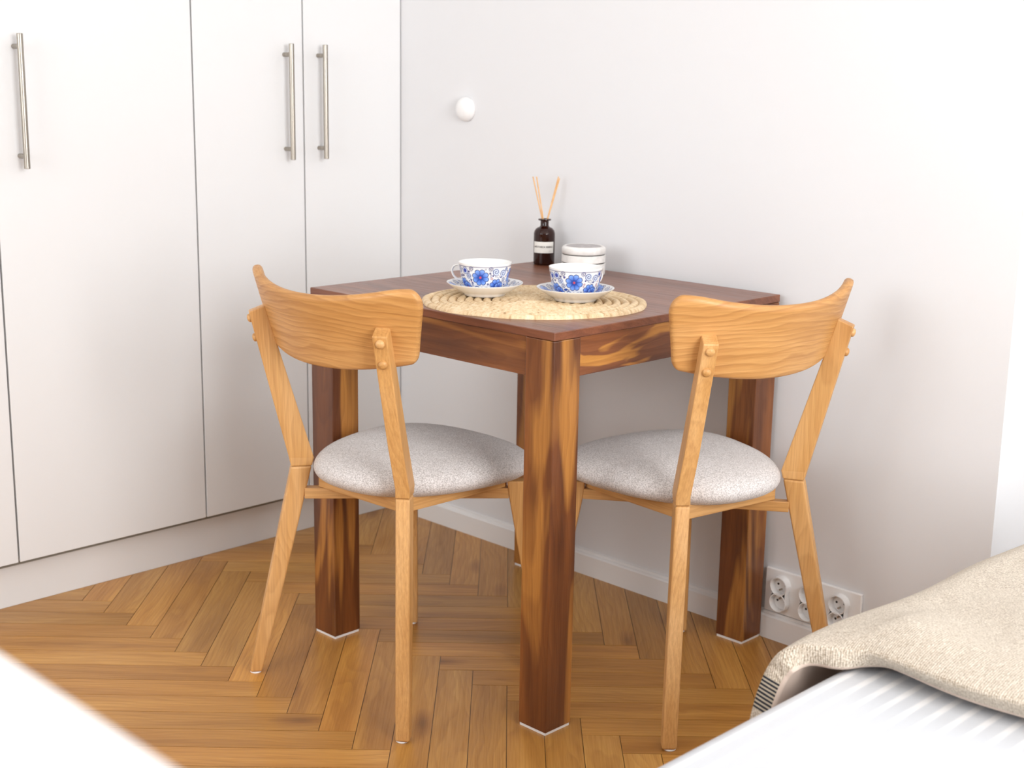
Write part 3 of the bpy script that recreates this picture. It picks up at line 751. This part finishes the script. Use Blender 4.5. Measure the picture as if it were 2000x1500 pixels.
def jar():
    r = empty('candle_jar', (.8004, -.1000, .7602)); R = .0495
    V, F = lathe([(0, 0), (.047, 0), (.049, .002), (R, .005), (R, .0262), (R-.0012, .0272), (.045, .0272), (.045, .024), (0, .024)], 80); mesh('body', V, F, JARM, r, smooth=True, sharp=40)
    V, F = lathe([(0, .0272), (.0478, .0272), (.0478, .0292), (0, .0292)], 80); mesh('dark_seam', V, F, DARKSEAM, r, smooth=True, sharp=40)
    V, F = lathe([(0, .0292), (R-.0012, .0292), (R, .0302), (R, .0450), (R-.0012, .0460), (0, .0460)], 80); mesh('middle_ring', V, F, JARM, r, smooth=True, sharp=40)
    V, F = lathe([(0, .0460), (.0478, .0460), (.0478, .0480), (0, .0480)], 80); mesh('dark_seam', V, F, DARKSEAM, r, smooth=True, sharp=40)
    V, F = lathe([(0, .0480), (R-.0012, .0480), (R, .0492), (R, .0600), (R-.0015, .0630), (R-.0045, .0648), (.0410, .0650), (.0402, .0640), (0, .0640)], 80); l = mesh('lid', V, F, JARM, r, smooth=True, sharp=60)
    V, F = lathe([(0, .0640), (.0400, .0640), (.0398, .0647), (0, .0649)], 80); mesh('lid_inlay', V, F, JARGREY, l, smooth=True, sharp=40)
    tag(r, 'round white ceramic jar with dark seams and grey lid inlay behind the right-hand teacup', 'jar')
jar()

# ------------------------------------------------------------------ wall fittings
def bumper():
    V, F = lathe([(0, 0), (.029, 0), (.0305, .003), (.030, .008), (.027, .0150), (.0215, .0205), (.013, .0240), (0, .0255)], 64)
    V = [(x, -z, y) for x, y, z in V]
    o = mesh('wall_bumper', V, F, PLASTIC, smooth=True, sharp=60); o.location = (.291, WY, 1.114)
    tag(o, 'small round white plastic dome fixed to the wall above the table', 'wall knob')
bumper()
def sockets():
    r = empty('socket_panel', (1.3840, WY, .1115))
    box('cover_plate', (-.1175, -.0085, -.0490), (.1175, 0, .0490), PLASTIC, r, bev=.0018)
    rim = []
    for k in range(3):
        cx = -.0735+.0725*k
        u = empty('tmp'); bpy.data.objects.remove(u)
        # stadium housing protruding from the plate, two tilted round cups
        n = 24; hr = .0213; pr = []
        for i in range(n+1): a = PI*i/n; pr.append((cx+hr*math.cos(a), .0185+hr*math.sin(a)))
        pr.append((cx-.0175, .005)); pr.append((cx-.0150, 0)); pr.append((cx-.0175, -.005))
        for i in range(n+1): a = PI+PI*i/n; pr.append((cx+hr*math.cos(a), -.0185+hr*math.sin(a)))
        pr.append((cx+.0175, -.005)); pr.append((cx+.0175, .005))
        y0, y1 = -.0085, -.0255; m = len(pr)
        V = [(x, y0, z) for x, z in pr]+[(x, y1, z) for x, z in pr]; F = [(i, (i+1) % m, m+(i+1) % m, m+i) for i in range(m)]
        # front face with two recesses: annulus rings built separately
        centers = ((cx, .0185), (cx, -.0185))
        hs = mesh('double_socket', V, F+[tuple(range(m-1, -1, -1))], PLASTIC, r, smooth=True, sharp=50)
        for ci, (ccx, ccz) in enumerate(centers):
            tilt = math.radians(-12 if ci else 12)
            ro, ri, dp = .0211, .0187, .0135
            prof = [(ro, .0160), (ro-.0004, .0178), (ri+.0006, .0180), (ri, .0170), (ri-.0012, .0020), (0, .0020)]
            V, F = lathe(prof, 48)
            def tr(v):
                x, y, z = v; p = Vector((x, -z, y)); return (ccx+p.x, p.y-.0085, ccz+p.z)
            cupo = mesh('socket_cup', [tr(v) for v in V], F, PLASTIC, r, smooth=True, sharp=45)
            for dx, dz in ((-.0095, .0008), (.0095, .0008)):
                V, F = lathe([(0, .0019), (.0026, .0019), (.0026, .0023), (0, .0023)], 16); mesh('contact_hole', [tr((x+dx, y+dz, z)) for x, y, z in V], F, DARKHOLE, cupo)
            V, F = tube((0, -.0085 if not ci else .0085, .002), (0, -.0085 if not ci else .0085, .0105), .0022, 14)
            mesh('earth_pin', [tr(v) for v in V], F, BRASS, cupo, smooth=True, sharp=40)
    tag(r, 'white wall plate with three double power sockets just above the baseboard', 'socket')
sockets()

# ------------------------------------------------------------------ bed and throw
BX, BZ = 2.052, .497
def rounded_block(name, lo, hi, rad, mat, parent, seg=5):
    o = box(name, lo, hi, mat, parent); b = bevel(o, rad, seg)
    for p in o.data.polygons: p.use_smooth = True
    return o
def bed():
    r = empty('bed', (BX, -1.3, 0)); 
    rounded_block('mattress', (.0, -.85, .22), (1.45, 1.02, BZ), .03, SHEET, r, 6)
    box('bed_frame', (.02, -.84, .06), (1.43, 1.01, .219), WHITE, r, bev=.006)
    for x, y in ((.06, -.8), (1.36, -.8), (.06, .95), (1.36, .95)): box('leg', (x, y, 0), (x+.05, y+.05, .06), OAK, r)
    tag(r, 'bed made up with a white satin-striped sheet in the lower right foreground', 'bed')
bed()
def throw():
    """profile across the bed (u) and along it (v)"""
    nu, nv = 110, 90
    x_over = []
    # profile points (x, z) from hanging hem up over the bed edge and across
    prof = smooth_prof([(1.984, .300), (1.984, .36), (1.985, .42), (1.990, .465), (2.001, .502), (2.022, .530), (2.052, .543), (2.10, .545), (2.20, .541), (2.35, .539), (2.60, .539), (3.0, .539), (3.44, .539)], 10)
    def nz(x, y):
        return (.006*math.sin(x*7.0+y*3.1+.4)+.005*math.sin(x*13-y*11+1.2)+.003*math.sin(y*31+x*9)+.0015*math.sin(x*41+y*17))
    vs = [0, .004, .010, .018, .028, .040, .055, .075]+[.10+.80*(k/40)**1.1 for k in range(41)]
    V, F = [], []; NU = len(prof)
    for j, v in enumerate(vs):
        for i, (px, pz) in enumerate(prof):
            on_bed = min(1, max(0, (px-2.035)/.06))           # 0 outside, 1 on the bed
            front = -1.077-.2*max(0, .5-pz)*(px < 2.03)+.040*min(1, max(0, (px-2.01)/.09))+.006*math.sin(px*19)+.012*max(0, min(1, (px-2.1)/.3))
            y = front+v
            # rounded roll at the near edge
            rollr = .055
            k = math.sqrt(max(0, 1-max(0, 1-v/rollr)**2))
            z = pz
            low = BZ+.0325
            zfull = pz+nz(px, y)*on_bed*min(1, v/.08)+.006*on_bed*math.exp(-((v-.085)/.06)**2)
            z = (low*(1-k)+zfull*k)*on_bed+pz*(1-on_bed)+(1-on_bed)*0
            z -= .022*min(1, v/.55)
            z -= .014*math.exp(-((px-2.05)/.04)**2)*math.exp(-v/.06)
            wq = min(1, max(0, (px-2.035)/.03)); z = z*(1-wq)+max(z, BZ+.0330)*wq
            x = px+.006*math.sin(y*14)*(1-on_bed)
            V.append((x, y, z))
    for j in range(len(vs)-1):
        for i in range(NU-1):
            a = j*NU+i; F.append((a, a+1, a+NU+1, a+NU))
    o = mesh('throw_blanket', V, F, [LINEN, LINING, PATCH, LINING], smooth=True)
    # orient normals outward (up)
    me = o.data
    up = sum(p.normal.z for p in me.polygons)
    if up < 0: me.flip_normals()
    for p in me.polygons:
        c = p.center
        if c.x < 2.01 and .438 < c.z < .484 and c.y < -1.0: p.material_index = 2
    s = o.modifiers.new('solid', 'SOLIDIFY'); s.thickness = .030; s.offset = -1; s.material_offset = 1; s.material_offset_rim = 0; s.use_rim = True
    sb = o.modifiers.new('sub', 'SUBSURF'); sb.levels = 1; sb.render_levels = 1
    tag(o, 'thick oatmeal linen throw blanket draped over the bed with dark striped corner', 'blanket')
throw()

# ------------------------------------------------------------------ foreground cabinet (out of focus)
def foreground_cabinet():
    r = empty('white_cabinet', (2.0, -2.5, 0))
    box('cabinet_top', (-.9, -.22, .968), (.70, .2715, 1.0), WHITE, r, bev=.012, seg=4)
    box('carcass', (-.88, -.21, .08), (.68, .245, .9675), WHITE, r, bev=.002)
    box('plinth', (-.86, -.20, 0), (.66, .22, .0795), WHITE, r)
    for k in range(3): box('door', (-.878+.52*k, .2452, .09), (-.878+.52*k+.516, .262, .960), WHITE, r, bev=.001)
    tag(r, 'blurred white cabinet top in the lower left foreground close to the camera', 'cabinet')
foreground_cabinet()
